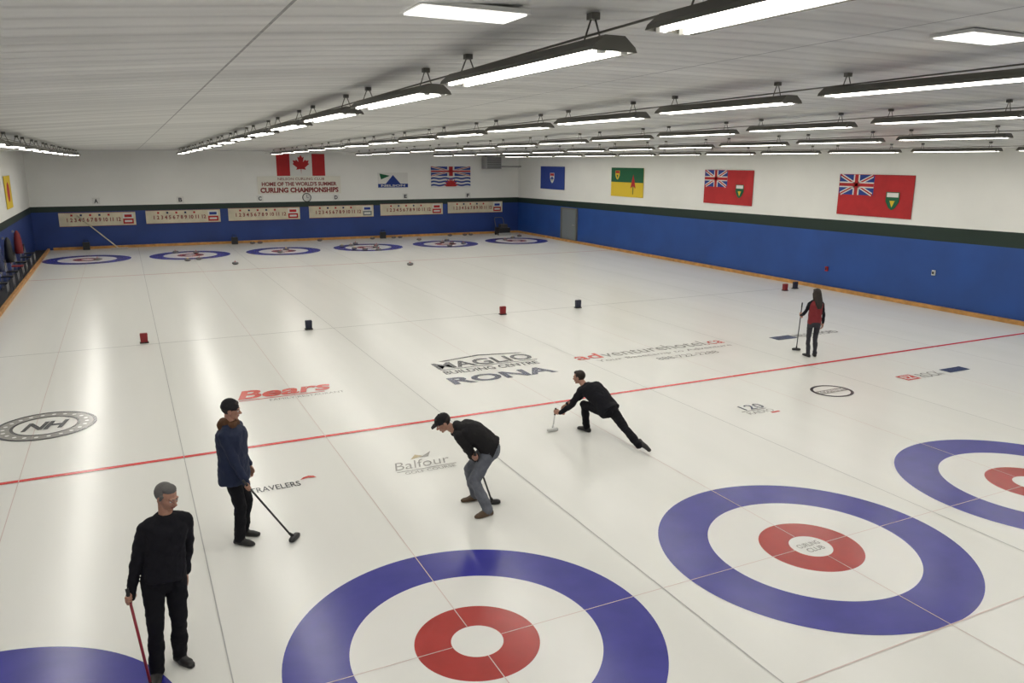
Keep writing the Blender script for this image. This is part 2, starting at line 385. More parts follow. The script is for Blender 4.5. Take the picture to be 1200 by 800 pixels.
x,z,w,h=10.98,2.96,1.85,.86; d=bdecal(x,z); backing(d,w,h,m_cloth_b); d.rect(0,h*.25,w,h,m_cloth_w); d.up(); d.poly([(w*.25,h*.25),(w*.5,h*.85),(w*.75,h*.25)],m_cloth_b); d.poly([(w*.05,h*.95),(w*.4,h*.8),(w*.1,h*.55)],m_cloth_g); d.up(); d.text('NELSON',w*.1,h*.06,w*.9,h*.2,m_cloth_w,.02); d.obj('wall_banner')
x,z,w,h=14.31,2.92,2.62,1.27; d=bdecal(x,z); backing(d,w,h,m_cloth_w); union_jack(d,0,h*.55,w,h*.45)
for i in range(3):
    y=h*(.08+.16*i); pts=[(w*t/16,y+.03*math.sin(t*1.4)) for t in range(17)]; d.poly(pts+[(a,b+.10) for a,b in pts[::-1]],m_cloth_b)
d.up(); sun=[(w/2+(.50 if k%2 else .30)*math.cos(math.pi*k/16),h*.05+(.55 if k%2 else .34)*math.sin(math.pi*k/16)) for k in range(17)]
d.poly(sun,m_cloth_r); d.obj('provincial_flag')
# scoreboards
sb=[(-5.71,-2.19),(-1.70,2.01),(2.43,6.31),(6.84,10.63),(11.07,15.04),(15.39,19.13)]
for i,(a,b) in enumerate(sb):
    z0=1.16+.035*i; h=.70; w=b-a; d=bdecal(a,z0,.07)
    d.mb.box(((a+b)/2,YB-.036,z0+h/2),(w/2,.032,h/2),m_cream)
    for e in ((0,0,w,.02),(0,h-.02,w,h)): d.rect(*e,m_maroon)
    d.up(); d.text('1 2 3 4 5 6 7 8 9 10 11 12',w*.10,h*.32,w*.80,h*.62,m_maroon,.03)
    for q in range(5): d.rect(w*(.15+.12*q),h*.74,w*(.15+.12*q)+.10,h*.88,m_lnavy if q%2 else m_cloth_r)
    d.rect(w*.83,h*.12,w*.97,h*.5,m_cloth_r if i not in(3,) else m_door); d.rect(w*.83,h*.52,w*.97,h*.9,m_cloth_w)
    d.up(); d.rect(w*.85,h*.24,w*.95,h*.38,m_cloth_w); d.rect(w*.85,h*.6,w*.95,h*.8,m_cloth_b if i%2 else m_cloth_r); d.obj('curling_scoreboard')
    d=bdecal((a+b)/2-.18-.1*i,2.26,.03); backing(d,.36,.34,m_cloth_w); d.text('ABCDEF'[i],.09,.06,.27,.28,m_lblack,.04); d.obj('sheet_letter_sign')
mb=MB(); cx=6.75
mb.tube([(cx,YB-.01,2.45),(cx,YB-.07,2.45)],.25,m_dark,24); mb.tube([(cx,YB-.071,2.45),(cx,YB-.075,2.45)],.21,m_cloth_w,24)
mb.box((cx,YB-.08,2.53),(.012,.003,.08),m_dark); mb.box((cx+.05,YB-.08,2.45),(.06,.003,.012),m_dark); mb.obj('wall_clock')
mb=MB(); c=V(18.15,YB-.55,4.42); mb.box(c,(.5,.38,.36),m_galv)
for i in range(7): mb.box((c[0],c[1]-.39,c[2]-.3+.1*i),(.46,.012,.018),m_dark)
mb.tube([(18.65,YB-.55,4.2),(19.6,YB-.55,4.2),(20.2,YB-.55,4.2)],.05,m_galv); 
for sx in(-.4,.4): mb.tube([(c[0]+sx,c[1],c[2]+.36),(c[0]+sx,c[1],ceilz(c[0],c[1])-.002)],.012,m_metal,6)
mb.obj('unit_heater')
mb=MB(); ya,yb_,zt=32.2,33.9,1.86
mb.box((XR-.035,(ya+yb_)/2,zt/2+.07),(.03,(yb_-ya)/2,zt/2-.07),m_door)
for y in(ya,yb_): mb.box((XR-.055,y,zt/2+.06),(.05,.05,zt/2-.06),m_metal)
mb.box((XR-.055,(ya+yb_)/2,zt+.03),(.05,(yb_-ya)/2+.05,.04),m_metal); mb.tube([(XR-.06,ya+.18,1.0),(XR-.13,ya+.18,1.0),(XR-.13,ya+.3,1.0)],.018,m_galv,8); mb.obj('door_1')

# ------------------------------------------------------------------ curling stones
def stone_mesh(hm):
    mb=MB()
    mb.lathe((0,0,0),[(0,.0),(.06,.0),(.10,.012),(.135,.035),(.145,.057),(.135,.082),(.105,.106),(.06,.114),(0,.114)],m_granite,28)
    mb.lathe((0,0,.114),[(0,0),(.042,0),(.04,.012),(0,.014)],hm,16)
    mb.tube([(-.03,0,.12),(-.035,0,.15),(-.02,0,.165),(.05,0,.17),(.085,0,.165)],[.012,.012,.013,.013,.010],hm,8)
    o=mb.obj('tmp'); me=o.data; bpy.data.objects.remove(o); return me
sr,sy=stone_mesh(m_granred),stone_mesh(m_yel)
stones=[(1.51,30.2,0),(8.49,26.8,0),(.2,32.6,0),(-.3,32.3,1),(8.3,33.4,0),(7.9,34.0,1),(8.15,35.6,0),(9.1,34.2,0),(8.6,36.4,0),(7.6,35.4,1),(13.6,34.6,0),(13.0,33.4,0),(13.9,36.1,1),(12.6,37.2,0),(17.2,35.2,0),(18.1,36.0,1),(4.6,35.0,1),(.3,35.3,0),
 (16.2,38.9,0),(16.6,38.9,1),(15.2,38.9,0),(11.6,38.9,0),(12.0,38.9,0),(10.3,38.9,1),(7.2,38.9,0),(3.5,38.9,1),(3.9,38.9,0),(19.0,36.9,0),(9.4,35.1,0),(8.9,33.0,0),(13.3,35.3,0),(14.1,34.1,0),(-.6,35.9,0),(-4.0,34.2,0),(4.1,33.9,0)]
for x,y,c in stones:
    o=bpy.data.objects.new('curling_stone',sy if c else sr); COL.objects.link(o); o.location=(x,y,.0065); o.rotation_euler=(0,0,random.uniform(0,6))

def marker(x,y,m,s=1.):
    mb=MB(); h=.26*s; w=.09*s
    mb.box((x,y,.022),(w*1.15,w*.8,.012),m_rubber)
    vs=[]
    for zz,k in((.03,.92),(h*.9,1.0),(h,.9)):
        vs+= [(x-w*k,y-w*.55*k,zz),(x+w*k,y-w*.55*k,zz),(x+w*k,y+w*.55*k,zz),(x-w*k,y+w*.55*k,zz)]
    q=[(0,1,5,4),(1,2,6,5),(2,3,7,6),(3,0,4,7)]
    mb.add(vs,q+[tuple(a+4 for a in f) for f in q]+[(8,9,10,11)],m)
    mb.obj('sheet_marker_box')
m_mr=mat('marker_red',(.24,.010,.015),.5); m_mn=mat('marker_navy',(.012,.014,.035),.5)
marker(-2.55,15.2,m_mr);marker(1.56,15.1,m_mn);marker(7.33,14.8,m_mr);marker(9.98,14.8,m_mn);marker(18.6,14.6,m_mr,1.0);marker(19.3,14.8,m_mn,1.0)

# ------------------------------------------------------------------ side clutter
def chair(x,y,rot,m):
    mb=MB(); c,s_=math.cos(rot),math.sin(rot); R=np.array([[c,-s_,0],[s_,c,0],[0,0,1]]); P=lambda a,b,z: V(x,y,0.032)+R@V(a,b,z)
    mb.box(P(0,0,.45),(.19,.19,.02),m,R); mb.box(P(0,-.19,.72),(.19,.015,.15),m,R)
    for a in(-.17,.17):
        mb.tube([P(a,.18,0),P(a,.17,.44)],.013,m_galv,6); mb.tube([P(a,-.19,0),P(a,-.17,.44),P(a,-.19,.86)],.013,m_galv,6)
    mb.obj('stacking_chair')
for i,y in enumerate((24.5,26.2,27.6,29.3,30.6,32.4,34.0)): chair(-6.61,y,-math.pi/2,m_dark if i!=3 else m_maroon)
mb=MB()
for i,y in enumerate((22.5,23.4,25.5,28.3,31.4)):
    mb.box((XL+.05,y,1.65),(.03,.04,.04),m_galv)
    mb.lathe((XL+.18,y,.75),[(0,0),(.16,.0),(.15,.3),(.13,.6),(.10,.8),(.04,.92),(0,.94)],[m_dark,m_maroon,m_lnavy][i%3],12)
mb.obj('hanging_coats')
mb=MB(); a=V(-3.1,38.9,.03);b=V(-4.9,39.5,1.75); mb.tube([a,b],.03,m_cream,8); mb.box(a+V(0,0,.03),(.4,.04,.03),m_galv); mb.obj('ice_squeegee')
mb=MB(); c=V(18.6,38.5,0); mb.box(c+V(0,0,.28),(.38,.35,.18),m_dark); mb.box(c+V(0,-.1,.55),(.22,.2,.12),mat('engine_grey',(.05,.05,.05),.4)); 
for sx in(-.3,.3):
    mb.tube([c+V(sx,.3,.4),c+V(sx,.55,.95),c+V(sx*.8,.6,1.05)],.02,m_metal,6)
    for sy_ in(-.22,.22): mb.tube([c+V(sx*1.2-.04,sy_,.11),c+V(sx*1.2+.04,sy_,.11)],.11,m_rubber,14)
mb.tube([c+V(-.24,.6,1.05),c+V(.24,.6,1.05)],.02,m_metal,6); mb.box(c+V(0,-.37,.08),(.42,.03,.07),m_galv); mb.obj('ice_scraper_machine')
for (x,y) in ((11.0,39.1),(2.6,39.15),(-6.0+1.4,39.2)): 
    mb=MB(); mb.box((x,y,.2),(.16,.12,.19),m_dark); mb.tube([(x-.1,y,.39),(x-.1,y,.5),(x+.1,y,.5),(x+.1,y,.39)],.015,m_dark,6); mb.obj('equipment_case')
for y,z,m in ((10.05,1.15,m_cloth_w),(14.3,.75,m_cloth_r)):
    mb=MB(); mb.box((XR-.035,y,z),(.03,.05,.08),m); mb.box((XR-.068,y,z),(.006,.03,.04),m_dark); mb.obj('wall_outlet_box')

# ------------------------------------------------------------------ brooms
def broom(G,Tp,hm,hd,side=None,name='curling_broom',pad=True):
    G=V(*G);Tp=V(*Tp);d=nrm(Tp-G); mb=MB()
    mb.tube([G+d*.05,Tp],.0125,hm,10); mb.tube([Tp-d*.12,Tp+d*.005],.0155,m_rubber,10)
    s=nrm(side if side is not None else np.cross(d,(0,0,1))); s=nrm(V(s[0],s[1],0)); f=V(-s[1],s[0],0)
    R=np.stack([s,f,V(0,0,1)],1)
    vs=[];fs=[];n=20
    for z,k in((.0,.9),(.012,1.0),(.035,1.0),(.05,.8),(.056,.45)):
        for q in range(n):
            t=2*math.pi*q/n; cx=np.sign(math.cos(t))*abs(math.cos(t))**.5; cy=np.sign(math.sin(t))*abs(math.sin(t))**.6
            vs.append(V(G[0],G[1],.008+z)+R@V(.105*cx*k,.040*cy*k,0))
    for i in range(4):
        for q in range(n): fs.append((i*n+q,i*n+(q+1)%n,(i+1)*n+(q+1)%n,(i+1)*n+q))
    fs.append(tuple(range(n))[::-1]); fs.append(tuple(range(4*n,5*n)))
    mb.add(vs,fs,hd,True); mb.tube([G+V(0,0,.04),G+d*.12],[.022,.016],hd,10)
    return mb.obj(name)

# ------------------------------------------------------------------ people
wr=bpy.data.textures.new('cloth_folds','CLOUDS'); wr.noise_scale=.11; wr.noise_depth=2
class Fig:
    def __init__(s): s.p={}
    def _a(s,g,kind,m,data,vs,fs): s.p.setdefault(g,[]).append((kind,m,data,vs,fs))
    def cap(s,g,a,b,ra,rb,m,n=14):
        a=V(*a);b=V(*b); d=nrm(b-a) if np.linalg.norm(b-a)>1e-6 else V(0,0,1)
        ref=V(0,0,1) if abs(d[2])<.9 else V(1,0,0); x=nrm(np.cross(ref,d)); y=np.cross(d,x)
        st=[]
        for k in range(1,5): t=math.pi/2*k/4; st.append((a-d*ra*math.cos(t),ra*math.sin(t)))
        for k in range(0,4): t=math.pi/2*k/4; st.append((b+d*rb*math.sin(t),rb*math.cos(t)))
        vs=[a-d*ra];fs=[]
        for c,r in st:
            for q in range(n): t=2*math.pi*q/n; vs.append(c+r*(math.cos(t)*x+math.sin(t)*y))
        vs.append(b+d*rb); L=len(vs)-1
        for q in range(n): fs.append((0,1+(q+1)%n,1+q)); fs.append((L,L-n+q,L-n+(q+1)%n))
        for i in range(len(st)-1):
            for q in range(n): fs.append((1+i*n+q,1+i*n+(q+1)%n,1+(i+1)*n+(q+1)%n,1+(i+1)*n+q))
        s._a(g,'cap',m,(a,b,ra,rb),vs,fs)
    def ell(s,g,c,A,m,n=16,k=10):
        c=V(*c);vs=[c+A@V(0,0,-1)];fs=[]
        for i in range(1,k):
            ph=-math.pi/2+math.pi*i/k
            for q in range(n): t=2*math.pi*q/n; vs.append(c+A@V(math.cos(ph)*math.cos(t),math.cos(ph)*math.sin(t),math.sin(ph)))
        vs.append(c+A@V(0,0,1)); L=len(vs)-1
        for q in range(n): fs.append((0,1+(q+1)%n,1+q)); fs.append((L,L-n+q,L-n+(q+1)%n))
        for i in range(k-2):
            for q in range(n): fs.append((1+i*n+q,1+i*n+(q+1)%n,1+(i+1)*n+(q+1)%n,1+(i+1)*n+q))
        s._a(g,'ell',m,(c,np.linalg.inv(A),min(np.linalg.norm(A[:,i]) for i in range(3))),vs,fs)
    def loft(s,g,st,m,n=22):
        st=[(V(*c),V(*r),V(*f)) for c,r,f in st]; vs=[];fs=[]
        for c,r,f in st:
            for q in range(n):
                t=2*math.pi*q/n; ct,sn=math.cos(t),math.sin(t)
                e=.85
                vs.append(c+r*np.sign(ct)*abs(ct)**e+f*np.sign(sn)*abs(sn)**e)
        for i in range(len(st)-1):
            for q in range(n): fs.append((i*n+q,i*n+(q+1)%n,(i+1)*n+(q+1)%n,(i+1)*n+q))
        fs.append(tuple(range(n))[::-1]); fs.append(tuple(range((len(st)-1)*n,len(st)*n)))
        s._a(g,'loft',m,st,vs,fs)
    @staticmethod
    def dist(kind,data,P):
        if kind=='cap':
            a,b,ra,rb=data; d=b-a; L=max(d@d,1e-9); t=np.clip((P-a)@d/L,0,1); return np.linalg.norm(P-a-t[:,None]*d,axis=1)-(ra+(rb-ra)*t)
        if kind=='ell':
            c,Ai,mn=data; return (np.linalg.norm((P-c)@Ai.T,axis=1)-1)*mn
        best=np.full(len(P),1e9)
        for (c0,r0,f0),(c1,r1,f1) in zip(data[:-1],data[1:]):
            d=c1-c0; L=max(d@d,1e-9); tt=(P-c0)@d/L; t=np.clip(tt,0,1); Q=P-c0-t[:,None]*d
            w=(1-t)*np.linalg.norm(r0)+t*np.linalg.norm(r1); h=(1-t)*np.linalg.norm(f0)+t*np.linalg.norm(f1)
            u=Q@nrm(r0+r1)/w; v=Q@nrm(f0+f1)/h; rho=np.sqrt(u*u+v*v); dd=(rho-1)*np.minimum(w,h)
            out=np.abs(tt-t)*math.sqrt(L); best=np.minimum(best,np.where(out>0,np.sqrt(np.maximum(dd,0)**2+out**2)+np.minimum(dd,0)*0,dd))
        return best
    def build(s,name,vox,smooth,floor=.007,pivot=None):
        mb=MB(); bmesh=__import__('bmesh')
        for g,pr in s.p.items():
            vs=[];fs=[]
            for kind,m,data,v,f in pr:
                o=len(vs); vs.extend(v); fs.extend([[a+o for a in q] for q in f])
            me=bpy.data.meshes.new('r'); me.from_pydata([tuple(map(float,v)) for v in vs],[],fs); me.update()
            bmx=bmesh.new(); bmx.from_mesh(me); bmesh.ops.recalc_face_normals(bmx,faces=bmx.faces); bmx.to_mesh(me); bmx.free()
            o=bpy.data.objects.new('r',me); COL.objects.link(o)
            gg=g.rstrip('0123456789')
            r=o.modifiers.new('r','REMESH'); r.mode='VOXEL'; r.voxel_size=vox[gg]; r.adaptivity=0
            if smooth[gg]:
                k=o.modifiers.new('s','SMOOTH'); k.factor=.5; k.iterations=smooth[gg]
            if gg=='body':
                dm=o.modifiers.new('d','DISPLACE'); dm.texture=wr; dm.texture_coords='GLOBAL'; dm.strength=.034; dm.mid_level=.45
                k=o.modifiers.new('s2','SMOOTH'); k.factor=.5; k.iterations=2
            dg=bpy.context.evaluated_depsgraph_get(); e=bpy.data.meshes.new_from_object(o.evaluated_get(dg))
            nv=len(e.vertices); co=np.empty(nv*3); e.vertices.foreach_get('co',co); co=co.reshape(-1,3)
            F=[tuple(p.vertices) for p in e.polygons]
            co[:,2]=np.maximum(co[:,2],floor)
            FC=np.array([co[list(f)].mean(0) for f in F])
            D=np.stack([s.dist(k_,dt,FC) for k_,m_,dt,_,_ in pr],1); lab=D.argmin(1)
            off=len(mb.v); mb.v.extend(map(tuple,co.tolist()))
            idx=[mb.mi(p[1]) for p in pr]
            for f,l in zip(F,lab): mb.f.append([a+off for a in f]); mb.m.append(idx[l]); mb.sm.append(True)
            bpy.data.objects.remove(o); bpy.data.meshes.remove(e); bpy.data.meshes.remove(me)
        return mb.obj(name)

def ik(a,b,l1,l2,pole):
    a=V(*a);b=V(*b);d=b-a;L=np.linalg.norm(d); L2=min(L,(l1+l2)*.998); u=d/L
    x=(l1*l1-l2*l2+L2*L2)/(2*L2); h=math.sqrt(max(l1*l1-x*x,1e-6)); p=V(*pole); p=nrm(p-u*(p@u))
    return a+u*x*(L/L2)+p*h
m_eyew=mat('eye_white',(.6,.6,.58),.3); m_pup=mat('eye_dark',(.02,.015,.01),.2); m_lip=mat('lips',(.30,.11,.09),.5)
def head(F,c,f,up,skin,hairm,style,neck,collar=None,cloth=None,hat=None):
    f=nrm(f);up=nrm(V(*up)-f*(V(*up)@f)); r=np.cross(f,up); R=np.stack([r,f,up],1); c=V(*c)
    P=lambda x,y,z: c+R@V(x,y,z)
    def E(x,y,z,a,b,d_,m): F.ell('head',P(x,y,z),R@np.diag([a,b,d_]),m)
    C=lambda a,b,ra,rb,m: F.cap('head',P(*a),P(*b),ra,rb,m)
    E(0,-.012,.028,.075,.096,.088,skin); E(0,.022,-.025,.062,.070,.082,skin); E(0,.030,-.072,.047,.050,.040,skin); E(0,.066,-.098,.022,.018,.018,skin)
    C((0,.086,.004),(0,.110,-.030),.008,.013,skin); C((-.012,.100,-.034),(.012,.100,-.034),.009,.009,skin)
    C((-.036,.080,.020),(.036,.080,.020),.012,.012,skin); E(-.036,.062,-.025,.022,.024,.022,skin); E(.036,.062,-.025,.022,.024,.022,skin)
    for sx in(-1,1):
        E(sx*.030,.082,.002,.014,.009,.008,m_eyew); E(sx*.030,.089,.002,.006,.005,.006,m_pup)
        C((sx*.018,.092,.022),(sx*.046,.084,.022),.005,.004,hairm)
        E(sx*.078,-.008,-.008,.011,.021,.033,skin)
    C((-.022,.088,-.063),(.022,.088,-.063),.006,.006,m_lip); C((-.016,.087,-.070),(.016,.087,-.070),.006,.006,m_lip)
    F.cap('head',P(0,-.022,-.06),neck,.054,.060,skin)
    if style=='greying':
        E(0,-.034,.034,.085,.090,.090,hairm); E(0,.006,.085,.066,.066,.040,hairm)
        for sx in(-1,1): C((sx*.073,.012,.035),(sx*.076,.0,-.005),.015,.012,hairm)
    if style=='short':
        E(0,-.028,.034,.084,.094,.092,hairm); E(0,.030,.088,.058,.050,.030,hairm)
    if style=='long':
        E(0,-.026,.034,.090,.098,.096,hairm); E(0,.030,.090,.062,.052,.030,hairm)
        F.loft('head',[(P(0,-.05,.02),r*.09,f*.06),(P(0,-.065,-.08),r*.095,f*.055),(P(0,-.085,-.18),r*.10,f*.045),(P(0,-.10,-.28),r*.085,f*.035),(P(0,-.105,-.36),r*.05,f*.022)],hairm)
        for sx in(-1,1): C((sx*.082,.0,.0),(sx*.088,-.02,-.18),.024,.020,hairm)
    if hat=='cap':
        hm=m_capm
        E(0,-.012,.052,.087,.108,.078,hm); F.loft('head',[(P(0,.07,.040),r*.072,up*.010),(P(0,.12,.036),r*.066,up*.009),(P(0,.165,.026),r*.040,up*.007)],hm)
        C((0,-.012,.128),(0,-.012,.134),.010,.010,hm)
    if hat=='beanie':
        hm=m_capm
        E(0,-.020,.050,.085,.103,.094,hm); F.loft('head',[(P(0,-.022,.016),r*.084,f*.099),(P(0,-.021,.028),r*.088,f*.105),(P(0,-.020,.052),r*.088,f*.105),(P(0,-.020,.064),r*.083,f*.099)],hm)
m_capm=mat('hat_black',(.010,.010,.012),.9,bump=.3,bscale=120)
HN=[0]
def hand(F,w,y,z,side,skin,grip):
    y=nrm(y); z=nrm(V(*z)-y*(V(*z)@y)); x=np.cross(y,z)*side; HN[0]+=1; g='hand%d'%HN[0]
    P=lambda a,b,c: V(*w)+x*a+y*b+z*c
    R=np.stack([x,y,z],1)
    F.cap(g,P(0,-.06,0),P(0,.012,0),.030,.027,skin); F.ell(g,P(0,.046,0),R@np.diag([.042,.052,.017]),skin); F.ell(g,P(.022,.03,.010),R@np.diag([.018,.03,.014]),skin)
    F.cap(g,P(.028,.075,0),P(-.028,.07,0),.0125,.0115,skin)
    cur=(50,80,55) if grip else (14,26,18)
    for i,(bx,by,L) in enumerate(((.030,.082,.074),(.010,.086,.082),(-.010,.083,.075),(-.029,.076,.060))):
        p=P(bx,by,0); a=0; rr=[.0098,.0090,.0082,.0070]
        for j,(fr,c) in enumerate(zip((.45,.30,.25),cur)):
            a+=math.radians(c+(i*3 if not grip else 0)); q=p+(y*math.cos(a)+z*math.sin(a))*L*fr; F.cap(g,p,q,rr[j],rr[j+1],skin,10); p=q
    if grip: th=[(.026,.018,.010),(.046,.050,.026),(.040,.078,.046),(.022,.092,.050)]
    else: th=[(.026,.018,.008),(.052,.046,.016),(.060,.074,.020),(.058,.098,.024)]
    for j in range(3): F.cap(g,P(*th[j]),P(*th[j+1]),(.014,.0115,.0105)[j],(.0115,.0105,.008)[j],skin,10)
def grip_wrist(Pt,h,fore,side,thumb_up=True):
    h=nrm(h); y=V(*fore)-h*(V(*fore)@h); y=nrm(y)
    z=np.cross(h*side,y)
    w=V(*Pt)-y*.085-z*.030
    return w,y,z
VOX=dict(body=.0085,head=.0042,hand=.0036); SMO=dict(body=4,head=1,hand=1)

def torso(F,pel,neck,pr,cr,m,bulk=1.,hem=-.16,bend=0.,shk=1.):
    pel=V(*pel);neck=V(*neck);ax=neck-pel;L=np.linalg.norm(ax);a=ax/L
    st=[]
    pr=nrm(pr);cr=nrm(cr)
    for t,w,d in ((hem,.172,.125),(0,.168,.122),(.22,.158,.116),(.45,.158,.120),(.68,.170,.126),(.82,.168,.115),(.92,.125,.092),(1.0,.078,.070)):
        r=nrm(pr*(1-t)+cr*t); r=nrm(r-a*(r@a)); f=np.cross(a,r)
        c=pel+ax*t - f*bend*math.sin(math.pi*max(0,min(1,t)))
        k=bulk if t<.88 else 1.
        st.append((c,r*w*k*(shk if t>.5 else 1),f*d*k))
    F.loft('body',st,m)
    return a
def arm(F,s,e,w,m,bulk=1.,neckb=None):
    F.cap('body',s,e,.058*bulk,.048*bulk,m); F.cap('body',e,w,.047*bulk,.036*bulk,m)
    if neckb is not None: F.cap('body',V(*neckb),s,.060,.058*bulk,m)
def leg(F,h,k,an,fd,m,shoe,bulk=1.,sole=V(0,0,-1)):
    F.cap('body',h,k,.092*bulk,.066*bulk,m); F.cap('body',k,an,.063*bulk,.052*bulk,m)
    F.cap('body',V(*an)+(V(*k)-V(*an))*.6,V(*an),.064*bulk,.057*bulk,m)
    foot(F,an,fd,shoe,sole)
def foot(F,an,fd,shoe,sole=V(0,0,-1)):
    fd=nrm(fd); sole=nrm(V(*sole)-fd*(V(*sole)@fd)); r=np.cross(fd,-sole); an=V(*an)
    b=an+sole*.045
    F.loft('body',[(b-fd*.075+sole*.005,r*.026,sole*.030),(b-fd*.05,r*.038,sole*.045),(b+fd*.03,r*.042,sole*.048),(b+fd*.10+sole*.008,r*.049,sole*.036),(b+fd*.16+sole*.014,r*.042,sole*.028),(b+fd*.195+sole*.018,r*.022,sole*.020)],shoe)

Z=V(0,0,1)
def frame(loc,fwd):
    f=nrm(V(fwd[0],fwd[1],0)); r=np.cross(f,Z); loc=V(loc[0],loc[1],0)
    return (lambda x,y,z: loc+r*x+f*y+Z*z), r, f
skinA=mat('skin_light',(.42,.22,.15),.5,var=.08,vscale=20); 
hair_grey=mat('hair_grey',(.12,.115,.11),.8,bump=.4,bscale=150); hair_dk=mat('hair_dark_brown',(.018,.011,.008),.6,bump=.4,bscale=150)
swb=mat('sweater_black',(.010,.010,.014),.9,bump=.5,bscale=16,spec=.25); pantb=mat('trousers_black',(.007,.007,.010),.9,bump=.45,bscale=14,spec=.25)
shoeb=mat('shoe_black',(.012,.011,.011),.5); shoebr=mat('shoe_brown',(.10,.06,.03),.6)
parka=mat('parka_navy',(.011,.019,.052),.7,bump=.6,bscale=13,spec=.35); furm=mat('fur_collar_brown',(.11,.05,.022),.95,bump=.8,bscale=90)
hood=mat('hoodie_charcoal',(.018,.017,.018),.9,bump=.6,bscale=13,spec=.25); jeans=mat('jeans_grey',(.13,.14,.165),.85,bump=.5,bscale=16,var=.2,vscale=12)
vest=mat('vest_red',(.20,.013,.018),.75,bump=.4,bscale=14); legg=mat('leggings_charcoal',(.030,.030,.04),.85,bump=.3,bscale=20)
hm_red=mat('broom_handle_red',(.28,.015,.03),.3); hm_blk=mat('broom_handle_black',(.02,.02,.022),.3); hm_wht=mat('broom_handle_white',(.7,.7,.68),.3)

def standing(name,loc,fwd,H,top,pants,shoe,skin,hairm,style,hat,headf,handR,handL,bulk=1.,hem=-.16,lean=0.,feet=None,female=False,stance=.11,collar=None,extra=None,sleeve=None,sway=0.):
    F=Fig(); k=H/1.80; P,r,f=frame(loc,fwd); Q=lambda x,y,z:P(x*k+sway*max(0,z-.5)/1.2,y*k,z*k)
    sw=.155 if female else .172
    pel=Q(0,0,.97); nb=Q(0,lean,1.515)
    torso(F,pel,nb,r,r,top,bulk*(.88 if female else 1.),hem)
    F.loft('body',[(Q(0,0,.80),r*.150*k,f*.105*k),(Q(0,-.01,.88),r*.165*k,f*.118*k),(Q(0,0,.98),r*.158*k,f*.112*k),(Q(0,0,1.04),r*.14*k,f*.10*k)],pants)
    F.ell('body',Q(0,-.05,.90),np.stack([r*.14*k,f*.085*k,Z*.10*k],1),pants)
    sl=sleeve or top
    for sx,hd in ((1,handR),(-1,handL)):
        s=Q(sx*sw,lean*.95,1.415); w=hd['w']; pole=hd.get('pole',-f*.8+r*sx*.3)
        e=ik(s,w,.295*k,.265*k,pole); arm(F,s,e,w-nrm(w-e)*.01,sl,min(bulk,1.15) if not female else .82,Q(sx*.05,lean*.95,1.465))
        hand(F,w,hd['y'],hd['z'],hd['side'],skin,hd['grip'])
    fr=feet or [(stance,0.02,(.25,1)),(-stance,-.02,(-.2,1))]
    for sx,(fx,fy,fd) in zip((1,-1),fr):
        an=Q(fx,fy,.085); h=Q(sx*.092,0,.92); kn=ik(h,an,.43*k,.42*k,f)
        fdw=nrm(r*fd[0]+f*fd[1]); leg(F,h,kn,an,fdw,pants,shoe,1.10 if not female else .80)
    hc=Q(0,lean+.025,1.675)
    head(F,hc,headf,Z,skin,hairm,style,Q(0,lean,1.50),hat=hat)
    if collar is not None:
        F.cap('body',Q(-.05,lean-.03,1.535),Q(.05,lean-.03,1.535),.05,.05,collar); F.cap('body',Q(-.06,lean+.05,1.51),Q(.06,lean+.05,1.51),.038,.038,collar); F.ell('body',Q(0,lean-.09,1.49),np.stack([r*.11,f*.055,Z*.08],1),collar)
    if extra: extra(F,Q,r,f,k)
    o=F.build(name,VOX,SMO); return F,Q,r,f,k

# --- man 1: black sweater, grey hair
loc=(-2.73,.86); fw=(.12,-.99); P,r,f=frame(loc,fw)
G=V(-2.86,.50,.0); hp=P(.25,.10,.82); hdir=nrm(hp-G)
w,y,z=grip_wrist(hp,hdir,V(.1,-.3,-.9),1)
hR=dict(w=w,y=y,z=z,side=1,grip=True)
hL=dict(w=P(-.24,-.04,.88),y=nrm(-Z*.97+f*.2),z=nrm(r),side=-1,grip=False)
hL['side']=1 if (np.cross(hL['y'],hL['z'])@f)>0 else -1
standing('man_in_black_sweater',loc,fw,1.79,swb,pantb,shoeb,skinA,hair_grey,'greying',None,nrm(V(.62,-.72,-.28)),hR,hL,1.08,-.10,feet=[(.10,.10,(.35,1)),(-.12,-.03,(-.45,1))],sway=-.14)
broom(G,hp+hdir*.10,hm_red,m_dark)

# --- man 2: navy parka, beanie
loc=(-1.80,3.16); fw=(.80,-.55); P,r,f=frame(loc,fw)
G=V(-1.19,2.88,0); hp=P(.21,.29,.80); hdir=nrm(hp-G)
w,y,z=grip_wrist(hp,hdir,V(f[0]*.5,f[1]*.5,-.85),1); hR=dict(w=w,y=y,z=z,side=1,grip=True)
hL=dict(w=P(-.27,.05,.88),y=nrm(-Z*.97+f*.2),z=nrm(r),side=1,grip=False); hL['side']=1 if (np.cross(hL['y'],hL['z'])@f)>0 else -1
standing('man_in_navy_parka',loc,fw,1.80,parka,pantb,shoeb,skinA,hair_dk,'short','beanie',nrm(V(.95,-.25,-.12)),hR,hL,1.28,-.34,feet=[(.10,.06,(.1,1)),(-.12,.0,(-.15,1))],collar=furm)
broom(G,hp+hdir*.12,hm_blk,m_dark,side=V(.6,.8,0))

